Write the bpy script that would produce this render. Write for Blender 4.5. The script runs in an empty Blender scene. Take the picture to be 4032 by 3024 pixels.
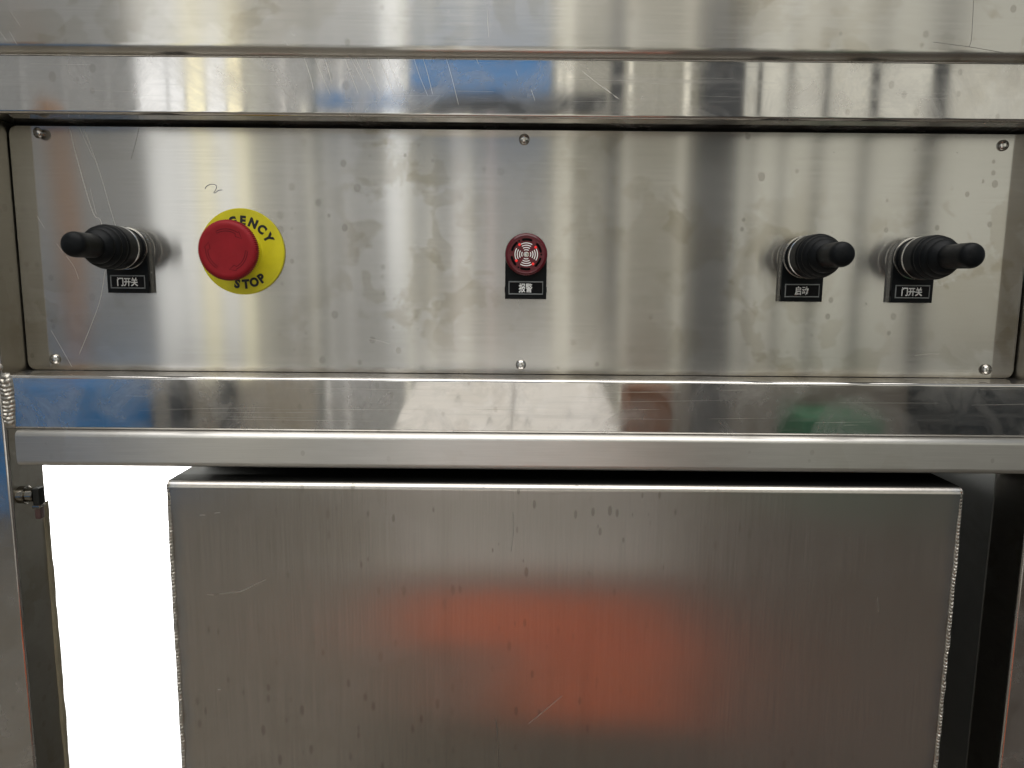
import bpy, bmesh, math, random
from mathutils import Vector, Matrix, Euler, noise
random.seed(7)
PI = math.pi
S = bpy.context.scene
COL = S.collection
MM = 0.001

# ------------------------------------------------------------------ camera
cam = bpy.data.cameras.new('camera')
cam.sensor_width = 36.0
cam.lens = 2911 / 4032 * 36
cam.clip_start = 0.01
cam.clip_end = 60
CAM = bpy.data.objects.new('camera', cam)
COL.objects.link(CAM)
D = 0.531                       # metres from the lens to the control panel
PITCH, ROLL = math.atan(412 / 2911), 0.0088
CAM_R = Matrix.Rotation(PI / 2 - PITCH, 3, 'X') @ Matrix.Rotation(ROLL, 3, 'Z')
CAM.matrix_world = Matrix.Translation((0, -D, 0)) @ CAM_R.to_4x4()
S.camera = CAM

# ------------------------------------------------------------------ world and lamps
W = bpy.data.worlds.new('World')
S.world = W
W.use_nodes = True
bg = W.node_tree.nodes['Background']
bg.inputs['Color'].default_value = (0.93, 0.97, 1.0, 1)
bg.inputs['Strength'].default_value = 0.33


def area_lamp(name, loc, target, sx, sy, power, col):
    l = bpy.data.lights.new(name, 'AREA')
    l.shape = 'RECTANGLE'
    l.size, l.size_y, l.energy, l.color = sx, sy, power, col
    o = bpy.data.objects.new(name, l)
    COL.objects.link(o)
    o.location = loc
    o.rotation_euler = (Vector(target) - Vector(loc)).to_track_quat('-Z', 'Y').to_euler()
    return o


area_lamp('overhead_fill', (0.0, -1.5, 2.9), (0, -1.5, 0), 3.8, 4.6, 190, (1.0, 0.98, 0.955))  # added overhead lamp for general light and bright top edges
area_lamp('backdrop_lamp', (-0.62, 0.20, 0.12), (-0.66, 0.62, -0.42), 0.5, 0.2, 40, (1, 1, 1))  # added lamp hidden behind the panel to whiten the backdrop

S.view_settings.view_transform = 'Standard'
S.view_settings.look = 'None'
S.view_settings.exposure = -0.20
S.view_settings.gamma = 1.0
S.render.engine = 'CYCLES'
S.cycles.use_denoising = True
S.cycles.max_bounces = 6
S.cycles.glossy_bounces = 5
S.cycles.diffuse_bounces = 2
S.cycles.sample_clamp_indirect = 4.0
S.cycles.caustics_reflective = True


def at(px, py, Y):
    """point on the plane y = Y (mm) seen at a pixel of the 4032 x 3024 photograph; metres"""
    d = CAM_R @ Vector(((px - 2016) / 2911, -(py - 1512) / 2911, -1))
    t = (Y * MM + D) / d.y
    return Vector((0, -D, 0)) + d * t


# ------------------------------------------------------------------ object helpers
def link(o, parent=None):
    COL.objects.link(o)
    if parent is not None:
        o.parent = parent
    return o


def obj(name, bm, mat, parent=None, smooth=True, angle=35):
    me = bpy.data.meshes.new(name)
    bmesh.ops.recalc_face_normals(bm, faces=bm.faces)
    bm.to_mesh(me)
    bm.free()
    if smooth:
        me.polygons.foreach_set('use_smooth', [True] * len(me.polygons))
        me.set_sharp_from_angle(angle=math.radians(angle))
    if mat is not None:
        me.materials.append(mat)
    o = link(bpy.data.objects.new(name, me), parent)
    if smooth:          # flat faces stay flat right up to their rounded edges
        w = o.modifiers.new('flat_faces', 'WEIGHTED_NORMAL')
        w.keep_sharp = True
        w.weight = 90
    return o


def thing(name, label, cat, loc=(0, 0, 0), group=None):
    o = link(bpy.data.objects.new(name, None))
    o.location = loc
    o.empty_display_size = 0.02
    return tag(o, label, cat, group)


def tag(o, label=None, cat=None, group=None, kind=None):
    if label: o['label'] = label
    if cat: o['category'] = cat
    if group: o['group'] = group
    if kind: o['kind'] = kind
    return o


def box(bm, x0, x1, y0, y1, z0, z1, r=0, seg=4, axis=None, k=MM):
    """box in mm; r rounds all edges, or only those along one axis"""
    g = bmesh.ops.create_cube(bm, size=1)
    vs = g['verts']
    for v in vs:
        v.co = Vector(((x0 + x1) / 2 + v.co.x * (x1 - x0), (y0 + y1) / 2 + v.co.y * (y1 - y0),
                       (z0 + z1) / 2 + v.co.z * (z1 - z0))) * k
    if r:
        es = set()
        for v in vs:
            for e in v.link_edges:
                dd = (e.verts[0].co - e.verts[1].co).normalized()
                if axis is None or abs(dd['xyz'.index(axis)]) > 0.9:
                    es.add(e)
        bmesh.ops.bevel(bm, geom=list(es), offset=r * k, segments=seg, profile=0.5, affect='EDGES')
    return bm


def NB():
    return bmesh.new()


def lathe(bm, prof, n=64, cx=0, cz=0, teeth=None):
    """turns (radius, distance towards the viewer) in mm about the -y axis"""
    rings = []
    for (r, d) in prof:
        if r < 1e-6:
            rings.append([bm.verts.new((cx * MM, -d * MM, cz * MM))])
            continue
        ring = []
        for i in range(n):
            a = 2 * PI * i / n
            rr = r + (teeth(r, d, i) if teeth else 0)
            ring.append(bm.verts.new(((cx + rr * math.cos(a)) * MM, -d * MM, (cz + rr * math.sin(a)) * MM)))
        rings.append(ring)
    for A, B in zip(rings, rings[1:]):
        if len(A) == 1 and len(B) == 1:
            continue
        for i in range(n):
            j = (i + 1) % n
            if len(A) == 1:
                bm.faces.new((A[0], B[i], B[j]))
            elif len(B) == 1:
                bm.faces.new((A[i], A[j], B[0]))
            else:
                bm.faces.new((A[i], A[j], B[j], B[i]))
    return bm


def prism(bm, pts, d0, d1, r=0):
    """outline (x, z) in mm extruded from d0 to d1 towards the viewer"""
    A = [bm.verts.new((x * MM, -d0 * MM, z * MM)) for x, z in pts]
    B = [bm.verts.new((x * MM, -d1 * MM, z * MM)) for x, z in pts]
    bm.faces.new(A)
    f = bm.faces.new(list(reversed(B)))
    n = len(pts)
    for i in range(n):
        bm.faces.new((A[i], B[i], B[(i + 1) % n], A[(i + 1) % n]))
    if r:
        bmesh.ops.bevel(bm, geom=list(f.edges), offset=r * MM, segments=2, profile=0.5, affect='EDGES')
    return bm


def ribbon(bm, pts, w, th=0.06):
    """thin raised line through points (x, z, d) in mm; w is its width; ends taper"""
    P = [Vector(p) for p in pts]
    n = len(P)
    L, R = [], []
    for i, p in enumerate(P):
        t = (P[min(i + 1, n - 1)] - P[max(i - 1, 0)])
        t.z = 0
        t.normalize()
        s = Vector((-t.y, t.x, 0)) * (w / 2) * (0.35 if i in (0, n - 1) else 1)
        a, b = p + s, p - s
        L.append(bm.verts.new((a.x * MM, -(a.z + th) * MM, a.y * MM)))
        R.append(bm.verts.new((b.x * MM, -(b.z + th) * MM, b.y * MM)))
    for i in range(n - 1):
        bm.faces.new((L[i], L[i + 1], R[i + 1], R[i]))
    return bm


def arc(r, a0, a1, n=12, cx=0, cz=0):
    return [(cx + r * math.cos(math.radians(a0 + (a1 - a0) * i / n)), cz + r * math.sin(math.radians(a0 + (a1 - a0) * i / n))) for i in range(n + 1)]


def band(bm, r0, r1, a0, a1, d0, d1, n=14, cap=False):
    """annulus sector as a thin prism; cap rounds the ends"""
    o = arc(r1, a0, a1, n)
    i = arc(r0, a1, a0, n)
    if cap:
        rm, rr = (r0 + r1) / 2, (r1 - r0) / 2
        e1 = (rm * math.cos(math.radians(a1)), rm * math.sin(math.radians(a1)))
        e0 = (rm * math.cos(math.radians(a0)), rm * math.sin(math.radians(a0)))
        c1 = arc(rr, a1, a1 + 180, 6, *e1)[1:-1]
        c0 = arc(rr, a0 + 180, a0 + 360, 6, *e0)[1:-1]
        return prism(bm, o + c1 + i + c0, d0, d1)
    return prism(bm, o + i, d0, d1)


def text_bm(body, h, sx=1.0, ang=0, pos=(0, 0), d=0, bold=0.0, spacing=1.0):
    """lettering as thin mesh; h = glyph size in mm, centred at pos on the plane d"""
    cu = bpy.data.curves.new('lettering', 'FONT')
    cu.body = body
    cu.size = 1
    cu.align_x, cu.align_y = 'CENTER', 'CENTER'
    cu.extrude = 0.02
    cu.offset = bold
    cu.space_character = spacing
    cu.resolution_u = 4
    o = bpy.data.objects.new('lettering', cu)
    COL.objects.link(o)
    dg = bpy.context.evaluated_depsgraph_get()
    me = bpy.data.meshes.new_from_object(o.evaluated_get(dg))
    bm = bmesh.new()
    bm.from_mesh(me)
    COL.objects.unlink(o)
    bpy.data.objects.remove(o)
    bpy.data.meshes.remove(me)
    if bm.verts:
        xs = [v.co.x for v in bm.verts]
        ys = [v.co.y for v in bm.verts]
        cx, cy = (min(xs) + max(xs)) / 2, (min(ys) + max(ys)) / 2
        H = max(ys) - min(ys)
        k = h / H
        ca, sa = math.cos(ang), math.sin(ang)
        for v in bm.verts:
            x, y = (v.co.x - cx) * k * sx, (v.co.y - cy) * k
            v.co = Vector(((pos[0] + x * ca - y * sa) * MM, -(d + (0.05 if v.co.z > 0 else -0.05)) * MM, (pos[1] + x * sa + y * ca) * MM))
    return bm


def merge(a, b):
    me = bpy.data.meshes.new('m')
    b.to_mesh(me)
    b.free()
    a.from_mesh(me)
    bpy.data.meshes.remove(me)
    return a


# ------------------------------------------------------------------ materials
class N:
    def __init__(s, name):
        s.m = bpy.data.materials.new(name)
        s.m.use_nodes = True
        s.t = s.m.node_tree
        s.b = s.t.nodes['Principled BSDF']

    def n(s, kind, **kw):
        x = s.t.nodes.new(kind)
        for k, v in kw.items():
            setattr(x, k, v)
        return x

    def l(s, a, b):
        s.t.links.new(a, b)

    def val(s, x, i, v):
        if hasattr(v, 'links') or hasattr(v, 'is_output'):
            s.l(v, x.inputs[i])
        else:
            x.inputs[i].default_value = v

    def math(s, op, a, b=0.0, clamp=False):
        x = s.n('ShaderNodeMath', operation=op, use_clamp=clamp)
        s.val(x, 0, a)
        s.val(x, 1, b)
        return x.outputs[0]

    def coord(s, scale=(1, 1, 1), loc=(0, 0, 0), rot=(0, 0, 0)):
        c = s.n('ShaderNodeTexCoord')
        mp = s.n('ShaderNodeMapping')
        mp.inputs['Scale'].default_value = scale
        mp.inputs['Location'].default_value = loc
        mp.inputs['Rotation'].default_value = rot
        s.l(c.outputs['Object'], mp.inputs[0])
        return mp.outputs[0]

    def noise(s, vec, scale, detail=4, rough=0.5, dist=0.0):
        x = s.n('ShaderNodeTexNoise')
        x.inputs['Scale'].default_value = scale
        x.inputs['Detail'].default_value = detail
        x.inputs['Roughness'].default_value = rough
        x.inputs['Distortion'].default_value = dist
        s.l(vec, x.inputs['Vector'])
        return x.outputs[0]

    def step(s, v, a, b, lo=0.0, hi=1.0):
        x = s.n('ShaderNodeMapRange', clamp=True)
        s.val(x, 0, v)
        for i, q in enumerate((a, b, lo, hi)):
            x.inputs[i + 1].default_value = q
        return x.outputs[0]

    def mix(s, f, a, b):
        x = s.n('ShaderNodeMix', data_type='RGBA')
        s.val(x, 0, f)
        s.val(x, 6, a)
        s.val(x, 7, b)
        return x.outputs[2]

    def bump(s, h, dist, strength=1.0, prev=None):
        x = s.n('ShaderNodeBump')
        x.inputs['Strength'].default_value = strength
        x.inputs['Distance'].default_value = dist
        s.l(h, x.inputs['Height'])
        if prev is not None:
            s.l(prev, x.inputs['Normal'])
        return x.outputs[0]


def steel(name, col, rough, aniso=0.0, along='z', grain=(1, 1, 1), grain_amt=0.05, warp=0.0, warp_s=5,
          stain=0.3, stain_s=16, drops=0.0, drop_scale=(1, 1, 1), smudge=0.0, streak=0.0, grain_col=0.12, gbump=0.0, stain_r=0.006, film=0.0, film_r=0.62, heat=None, seam=None, zone_at=0.42):
    """stainless sheet: brushed grain, water stains, drying drops, greasy smudges.
    reflections are drawn out along the axis `along` (across the brushing)"""
    q = N(name)
    q.t.nodes.remove(q.b)
    b = q.n('ShaderNodeBsdfAnisotropic', distribution='GGX')
    h = None
    if film:            # thin greasy film: a second, broad reflection
        h = q.n('ShaderNodeBsdfAnisotropic', distribution='GGX')
        h.inputs['Roughness'].default_value = film_r
        ms = q.n('ShaderNodeMixShader')
        q.l(b.outputs[0], ms.inputs[1])
        q.l(h.outputs[0], ms.inputs[2])
        ms.inputs[0].default_value = film
        q.l(ms.outputs[0], q.t.nodes['Material Output'].inputs['Surface'])
    else:
        q.l(b.outputs[0], q.t.nodes['Material Output'].inputs['Surface'])
    b.inputs['Anisotropy'].default_value = aniso
    if aniso:
        tv = q.n('ShaderNodeCombineXYZ')
        for i, w in enumerate((1, 0, 0) if along == 'z' else (0, 0, 1)):
            tv.inputs[i].default_value = w
        q.l(tv.outputs[0], b.inputs['Tangent'])
    g = q.noise(q.coord(grain), 1.0, 3, 0.6)
    gs = q.math('SUBTRACT', g, 0.5)
    base = q.coord()
    c = (*col, 1)
    # large drying marks with crisp edges
    n1 = q.noise(base, stain_s, 5, 0.55, 0.35)
    n2 = q.noise(q.coord(loc=(3.1, 1.7, 5.3)), stain_s * 1.9, 4, 0.5, 0.4)
    e1 = q.step(n1, 0.505, 0.545)
    e2 = q.step(n2, 0.55, 0.585)
    e3 = q.step(q.noise(q.coord(loc=(9.1, 2.7, 0.3)), stain_s * 0.45, 3, 0.5, 0.5), 0.4, 0.65)
    st = q.math('MULTIPLY', q.math('ADD', q.math('MULTIPLY', e1, 0.6), q.math('MULTIPLY', e2, 0.55)), e3)
    tint = (col[0] * 0.70, col[1] * 0.66, col[2] * 0.57, 1)
    colr = q.mix(q.math('MULTIPLY', st, stain, True), c, tint)
    # fine grain shade
    colr2 = q.n('ShaderNodeMix', data_type='RGBA', blend_type='MULTIPLY')
    colr2.inputs[0].default_value = 1.0
    q.l(colr, colr2.inputs[6])
    gg = q.math('ADD', q.math('MULTIPLY', gs, grain_col), 1.0)
    cmb = q.n('ShaderNodeCombineColor')
    for i in range(3):
        q.l(gg, cmb.inputs[i])
    q.l(cmb.outputs[0], colr2.inputs[7])
    colr = colr2.outputs[2]
    rg = q.math('ADD', q.math('MULTIPLY', gs, grain_amt), rough)
    rg = q.math('ADD', rg, q.math('MULTIPLY', st, stain_r))
    if drops:
        v = q.n('ShaderNodeTexVoronoi', feature='F1')
        v.inputs['Scale'].default_value = 1.0
        q.l(q.coord(drop_scale), v.inputs['Vector'])
        sep = q.n('ShaderNodeSeparateColor')
        q.l(v.outputs['Color'], sep.inputs[0])
        size = q.step(sep.outputs[0], 0.35, 1.0, 0.0, 0.30)
        m = q.math('SUBTRACT', size, v.outputs['Distance'])
        inside = q.step(m, 0.0, 0.03)
        zone = q.step(q.noise(q.coord(loc=(1.3, 4.4, 2.2)), 7, 3, 0.5), zone_at, zone_at + 0.16)
        dd = q.math('MULTIPLY', q.math('MULTIPLY', inside, zone), drops)
        colr = q.mix(dd, colr, (col[0] * 0.45, col[1] * 0.42, col[2] * 0.38, 1))
        rg = q.math('ADD', rg, q.math('MULTIPLY', dd, 0.08))
        v2 = q.n('ShaderNodeTexVoronoi', feature='F1')
        v2.inputs['Scale'].default_value = 1.0
        wv = q.n('ShaderNodeVectorMath', operation='ADD')
        nd = q.n('ShaderNodeTexNoise')
        nd.inputs['Scale'].default_value = 90
        q.l(base, nd.inputs['Vector'])
        sc = q.n('ShaderNodeVectorMath', operation='SCALE')
        q.l(nd.outputs['Color'], sc.inputs[0])
        sc.inputs['Scale'].default_value = 0.5
        q.l(q.coord([x * 0.45 for x in drop_scale], (0.37, 0.11, 0.73)), wv.inputs[0])
        q.l(sc.outputs[0], wv.inputs[1])
        q.l(wv.outputs[0], v2.inputs['Vector'])
        sp2 = q.n('ShaderNodeSeparateColor')
        q.l(v2.outputs['Color'], sp2.inputs[0])
        in2 = q.step(q.math('SUBTRACT', q.step(sp2.outputs[1], 0.6, 1.0, 0.0, 0.36), v2.outputs['Distance']), 0.0, 0.12)
        colr = q.mix(q.math('MULTIPLY', in2, drops * 0.55), colr, (col[0] * 0.55, col[1] * 0.50, col[2] * 0.44, 1))
    if heat:
        sx = q.n('ShaderNodeSeparateXYZ')
        q.l(base, sx.inputs[0])
        dx = q.math('ABSOLUTE', q.math('SUBTRACT', sx.outputs[0], heat[0]))
        hn = q.math('MULTIPLY', q.math('SUBTRACT', q.noise(base, 40, 4, 0.6), 0.5), 0.012)
        colr = q.mix(q.math('MULTIPLY', q.step(q.math('ADD', dx, hn), heat[1] - 0.010, heat[1] - 0.004), 0.55), colr, (0.40, 0.43, 0.46, 1))
        colr = q.mix(q.math('MULTIPLY', q.step(q.math('ADD', dx, hn), heat[1] - 0.0035, heat[1] - 0.001), 0.6), colr, (0.30, 0.25, 0.19, 1))
    if seam is not None:
        sz = q.n('ShaderNodeSeparateXYZ')
        q.l(base, sz.inputs[0])
        gn = q.math('MULTIPLY', q.math('SUBTRACT', q.noise(q.coord((35, 35, 120)), 1.0, 5, 0.65), 0.5), 0.010)
        gm = q.step(q.math('ADD', sz.outputs[2], gn), seam + 0.0035, seam)
        colr = q.mix(q.math('MULTIPLY', gm, 0.6), colr, (0.27, 0.23, 0.18, 1))
    if streak:
        k = q.step(q.noise(q.coord((60, 60, 2.2)), 1.0, 4, 0.6), 0.52, 0.75)
        colr = q.mix(q.math('MULTIPLY', k, streak), colr, (col[0] * 0.6, col[1] * 0.58, col[2] * 0.54, 1))
    if smudge:
        sm = q.step(q.noise(base, 22, 6, 0.65, 0.6), 0.42, 0.68)
        sm2 = q.step(q.noise(q.coord((4, 4, 130)), 1.0, 5, 0.7), 0.5, 0.75)
        s2 = q.math('MAXIMUM', sm, q.math('MULTIPLY', sm2, 0.7))
        rg = q.math('ADD', rg, q.math('MULTIPLY', s2, smudge))
        colr = q.mix(q.math('MULTIPLY', s2, 0.22), colr, (col[0] * 0.8, col[1] * 0.8, col[2] * 0.8, 1))
    q.l(colr, b.inputs['Color'])
    if h is not None:
        q.l(colr, h.inputs['Color'])
        if smudge:
            q.l(q.math('ADD', q.math('MULTIPLY', s2, 0.30), film), ms.inputs[0])
    q.l(rg, b.inputs['Roughness'])
    nrm = None
    if gbump:
        nrm = q.bump(g, gbump, 1.0)
    if warp:
        nrm = q.bump(q.noise(base, warp_s, 2, 0.5), warp * 0.5, 1.0, nrm)
    if nrm is not None:
        q.l(nrm, b.inputs['Normal'])
    return q.m


def plastic(name, col, rough=0.45, bump_s=900, bump_d=0.00003, spec=0.5, dust=0.0):
    q = N(name)
    b = q.b
    b.inputs['Specular IOR Level'].default_value = spec
    co = q.coord()
    n = q.noise(co, 260, 4, 0.6)
    big = q.noise(co, 60, 4, 0.6)
    c = q.mix(q.step(big, 0.3, 0.75), (*[x * 0.86 for x in col], 1), (*[min(1, x * 1.1) for x in col], 1))
    if dust:
        c = q.mix(q.math('MULTIPLY', q.step(q.noise(co, 150, 6, 0.7), 0.52, 0.8), dust), c, (0.25, 0.24, 0.22, 1))
    q.l(c, b.inputs['Base Color'])
    q.l(q.math('ADD', q.math('MULTIPLY', q.math('SUBTRACT', n, 0.5), 0.25), rough), b.inputs['Roughness'])
    q.l(q.bump(q.noise(co, bump_s, 2, 0.5), bump_d), b.inputs['Normal'])
    return q.m


def glow(name, col, strength):
    q = N(name)
    q.b.inputs['Base Color'].default_value = (*[x * 0.5 for x in col], 1)
    q.b.inputs['Emission Color'].default_value = (*col, 1)
    q.b.inputs['Emission Strength'].default_value = strength
    q.b.inputs['Roughness'].default_value = 0.3
    return q.m


def glass_sheet(name, col, strength):
    """daylit translucent sheet, a little uneven"""
    q = N(name)
    n = q.noise(q.coord((3, 3, 0.8)), 1.4, 4, 0.6)
    c = q.mix(n, (*[x * 0.75 for x in col], 1), (*[min(1, x * 1.15) for x in col], 1))
    q.l(c, q.b.inputs['Base Color'])
    q.l(c, q.b.inputs['Emission Color'])
    q.b.inputs['Emission Strength'].default_value = strength
    q.b.inputs['Roughness'].default_value = 0.4
    return q.m


def paint(name, col, rough=0.5, var=0.2, scale=4):
    q = N(name)
    n = q.noise(q.coord(), scale, 5, 0.6)
    q.l(q.mix(n, (*[x * (1 - var) for x in col], 1), (*[x * (1 + var) for x in col], 1)), q.b.inputs['Base Color'])
    q.b.inputs['Roughness'].default_value = rough
    return q.m


M = {}
M['panel'] = steel('brushed_steel_panel', (0.585, 0.568, 0.53), 0.14, 0.70, 'z', (16, 16, 1100), 0.05, 0.00006, 5, 0.78, 17, 0.38, (110, 110, 90), film=0.20, grain_col=0.27, seam=-0.0676)
M['cover'] = steel('brushed_steel_cover', (0.585, 0.568, 0.53), 0.145, 0.72, 'z', (16, 16, 1100), 0.05, 0.00006, 4, 0.8, 15, 0.35, (95, 95, 80), film=0.20, grain_col=0.27)
M['rail'] = steel('polished_steel', (0.64, 0.62, 0.59), 0.045, 0.3, 'z', (12, 12, 1500), 0.02, 0.00003, 9, 0.35, 14, 0.3, (110, 110, 80), smudge=0.05, film=0.05)
M['bar'] = steel('satin_steel', (0.60, 0.585, 0.555), 0.33, 0.5, 'z', (25, 25, 1200), 0.10, 0.00004, 6, 0.30, 14, 0.3, (120, 120, 90), grain_col=0.25)
M['boxsheet'] = steel('brushed_steel_box', (0.60, 0.565, 0.52), 0.18, 0.55, 'x', (1100, 1100, 18), 0.05, 0.00004, 5, 0.25, 9, 0.42, (175, 175, 66), streak=0.2, film=0.22, grain_col=0.42, heat=(0.037, 0.2738), zone_at=0.40)
M['side'] = steel('dull_steel', (0.37, 0.345, 0.30), 0.34, 0.0, 'z', (50, 50, 300), 0.12, 0.00006, 8, 0.6, 20, 0.2, (100, 100, 100))
M['stud'] = steel('stud_steel', (0.34, 0.32, 0.28), 0.16, 0, 'z', (60, 60, 60), 0.1, 0, 5, 0.3, 60)
M['weld'] = steel('weld_metal', (0.50, 0.47, 0.42), 0.36, 0, 'z', (900, 900, 900), 0.25, 0, 5, 0.5, 120)
M['screw'] = steel('screw_steel', (0.62, 0.60, 0.57), 0.10, 0, 'z', (600, 600, 600), 0.1, 0, 5, 0.3, 200)
M['chrome'] = steel('chrome_trim', (0.50, 0.49, 0.47), 0.16, 0, 'z', (300, 300, 300), 0.05, 0, 5, 0.1, 60)
M['shade_black'] = steel('shade_black_steel', (0.045, 0.045, 0.042), 0.55, 0, 'z', (80, 80, 80), 0.1, 0, 5, 0.3, 20)  # near-black colour stands for shade and keeps backdrop glare down
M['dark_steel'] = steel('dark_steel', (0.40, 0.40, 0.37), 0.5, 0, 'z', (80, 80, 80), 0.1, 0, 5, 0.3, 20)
M['black'] = plastic('black_plastic', (0.006, 0.007, 0.008), 0.42, spec=0.11, dust=0.03)
M['rubber'] = plastic('black_rubber', (0.005, 0.006, 0.007), 0.45, 1400, 0.00004, 0.14, dust=0.02)
M['side_sheen'] = plastic('grey_sheen_plastic', (0.05, 0.05, 0.047), 0.25, dust=0.2)  # lighter grey puts the grazing sheen of the holder sides into colour
M['gloss_black'] = plastic('label_card_black', (0.003, 0.003, 0.004), 0.3, spec=0.12)
M['clear_edge'] = plastic('clear_window_edge', (0.14, 0.15, 0.15), 0.12, spec=0.8)
M['white_print'] = plastic('white_print', (0.90, 0.90, 0.88), 0.5)
M['black_print'] = plastic('black_print', (0.012, 0.014, 0.016), 0.5)
M['red'] = plastic('red_plastic', (0.28, 0.012, 0.018), 0.5, spec=0.2, dust=0.03)
M['red_line'] = plastic('red_plastic_shade', (0.10, 0.006, 0.010), 0.6, spec=0.2)  # darker red puts the shade of the engraved arrows into colour
M['yellow'] = plastic('yellow_plastic', (0.70, 0.63, 0.020), 0.42, spec=0.3, dust=0.04)
M['alarm_red'] = plastic('alarm_red_plastic', (0.105, 0.007, 0.013), 0.22, bump_d=0.00001)
M['led'] = glow('red_led', (1.0, 0.015, 0.012), 0.6)
M['hole'] = plastic('hole_shade_black', (0.002, 0.001, 0.001), 0.9, spec=0.1)  # black of solid pieces standing for the shade inside slots and holes
M['ink'] = plastic('pen_ink', (0.10, 0.11, 0.16), 0.6)
M['scratch'] = steel('bare_scratch', (0.74, 0.71, 0.65), 0.5, 0, 'z', (500, 500, 500), 0.1, 0, 5, 0, 10)
M['dark_scratch'] = steel('dark_scratch', (0.25, 0.24, 0.22), 0.5, 0, 'z', (500, 500, 500), 0.1, 0, 5, 0, 10)
M['sealant'] = plastic('dried_sealant', (0.24, 0.21, 0.14), 0.6, 400, 0.0002)
M['backdrop'] = paint('white_backdrop_paint', (0.90, 0.90, 0.90), 0.9, 0.01)

# ------------------------------------------------------------------ setting: added white board behind the gap
bm = NB()
box(bm, -2200, -300, 620, 640, -1500, 1100)
wall = obj('backdrop', bm, M['backdrop'])
tag(wall, 'added plain white board filling the gap beside the box', None, None, 'structure')

# ------------------------------------------------------------------ machine frame
FR = -28          # front of the square tubes (mm)
BK = 10
PL, PR = -351.0, 363.5   # inner faces of the posts
ZU0, ZU1 = 104.7, 142.7
ZL0, ZL1 = -106.0, -68.0
frame = thing('machine_frame', 'welded polished stainless tube frame around the control panel', 'frame', (0, 0, -0.55))
OFF = Vector((0, 0, 550))


def fbox(bm, x0, x1, y0, y1, z0, z1, r, axis, seg=5):
    return box(bm, x0, x1, y0, y1, z0 + 550, z1 + 550, r, seg, axis)


obj('rail', fbox(NB(), -460, 470, FR, BK, ZU0, ZU1, 2.4, 'x'), M['rail'], frame)['label'] = 'upper polished rail above the control panel'
obj('rail', fbox(NB(), PL + 0.3, PR - 0.3, FR, BK, ZL0, ZL1, 2.2, 'x'), M['rail'], frame)['label'] = 'lower polished rail below the control panel'
for xa in (PL - 38, PR):
    po = obj('post', fbox(NB(), xa, xa + 38, FR, BK, -550, ZU0 - 0.2, 2.6, 'z'), M['rail'], frame)
    po.data.materials.append(M['side'])        # sides take a darker, duller steel
    for f in po.data.polygons:
        if abs(f.normal.x) > 0.9:
            f.material_index = 1
# added dark plates blocking light behind the slots; inner side wall of the cabinet
obj('gap_light_block', fbox(NB(), PL - 30, PR + 30, 12.5, 14, -99, 130, 0, None), M['shade_black'], frame)
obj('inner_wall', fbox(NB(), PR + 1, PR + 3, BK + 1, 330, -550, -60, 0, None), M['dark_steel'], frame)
obj('slot_light_block', fbox(NB(), -231, PR, 12, 14.4, -138.9, -100, 0, None), M['shade_black'], frame)


def weld_strip(name, x, y, z0, z1, w, h, pitch, parent, seed, off=0.0, m='weld'):
    """ripple weld: a ridged, uneven bead lying along z"""
    rnd = random.Random(seed)
    bm = NB()
    nz = max(30, int(abs(z1 - z0) / pitch * 7))
    nu = 12
    rows = []
    for i in range(nz + 1):
        t = i / nz
        z = z0 + (z1 - z0) * t
        wob = noise.noise(Vector((seed, z * 0.09, 0)))
        endf = min(1, 6 * t + 0.25, 6 * (1 - t) + 0.25)
        ww = w * (0.95 + 0.15 * wob) * (0.6 + 0.4 * endf)
        row = []
        for j in range(nu + 1):
            u = -1 + 2 * j / nu
            ph = (z + 1.6 * (1 - u * u)) / pitch + 0.5 * wob
            fr = ph - math.floor(ph)
            rip = 1 - (2 * fr - 1) ** 2
            nn = noise.noise(Vector((x * 0.3 + u * 2.2, z * 0.45, seed)))
            hh = h * math.sqrt(max(0, 1 - u * u)) * (0.62 + 0.42 * rip + 0.45 * nn) * endf
            row.append(bm.verts.new(((x + u * ww / 2 + 0.5 * wob) * MM, (y - hh) * MM, (z + off) * MM)))
        rows.append(row)
    for a, b2 in zip(rows, rows[1:]):
        for j in range(nu):
            bm.faces.new((a[j], a[j + 1], b2[j + 1], b2[j]))
    return obj(name, bm, M[m], parent, True, 80)


weld_strip('weld_bead', PL + 3.2, FR - 0.05, ZL1 + 1.5, ZL0 + 1.0, 9.5, 2.4, 2.9, frame, 3.3, 550)
bm = NB()
bmesh.ops.create_icosphere(bm, subdivisions=3, radius=1)
for v in bm.verts:
    v.co *= 1 + 0.15 * noise.noise(v.co * 2)
    v.co = Vector((v.co.x * 3.2 + PL - 1.5, v.co.y * 1.8 + FR + 0.4, v.co.z * 3.0 + ZL1 + 5 + 550)) * MM
obj('weld_spatter', bm, M['weld'], frame)
# sealant run along the rear corner of the left post
bm = NB()
rows = []
for i in range(161):
    z = -168 - i * 2.4
    rr = 1.9 + 0.6 * noise.noise(Vector((0.4, z * 0.07, 2)))
    rows.append([bm.verts.new(((PL + 0.2 + rr * math.sin(a)) * MM, (BK - 2.6 - rr * 1.5 * math.cos(a)) * MM, (z + 550) * MM)) for a in [PI * k / 6 for k in range(7)]])
for a, b2 in zip(rows, rows[1:]):
    for k in range(6):
        bm.faces.new((a[k], a[k + 1], b2[k + 1], b2[k]))
obj('sealant_bead', bm, M['sealant'], frame)

# pivot stud on the inner side of the left post
stud = thing('pivot_stud', 'round steel pivot stud on the inner side of left post', 'stud', (PL * MM, -0.019, -0.1555))


def xl(prof, n=40, cy=0, cz=0):
    """turned about the x axis: (radius, x) in mm"""
    bm = lathe(NB(), prof, n)
    for v in bm.verts:
        x, y, z = v.co
        v.co = Vector((-y, x + cy * MM, z + cz * MM))
    return bm


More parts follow.
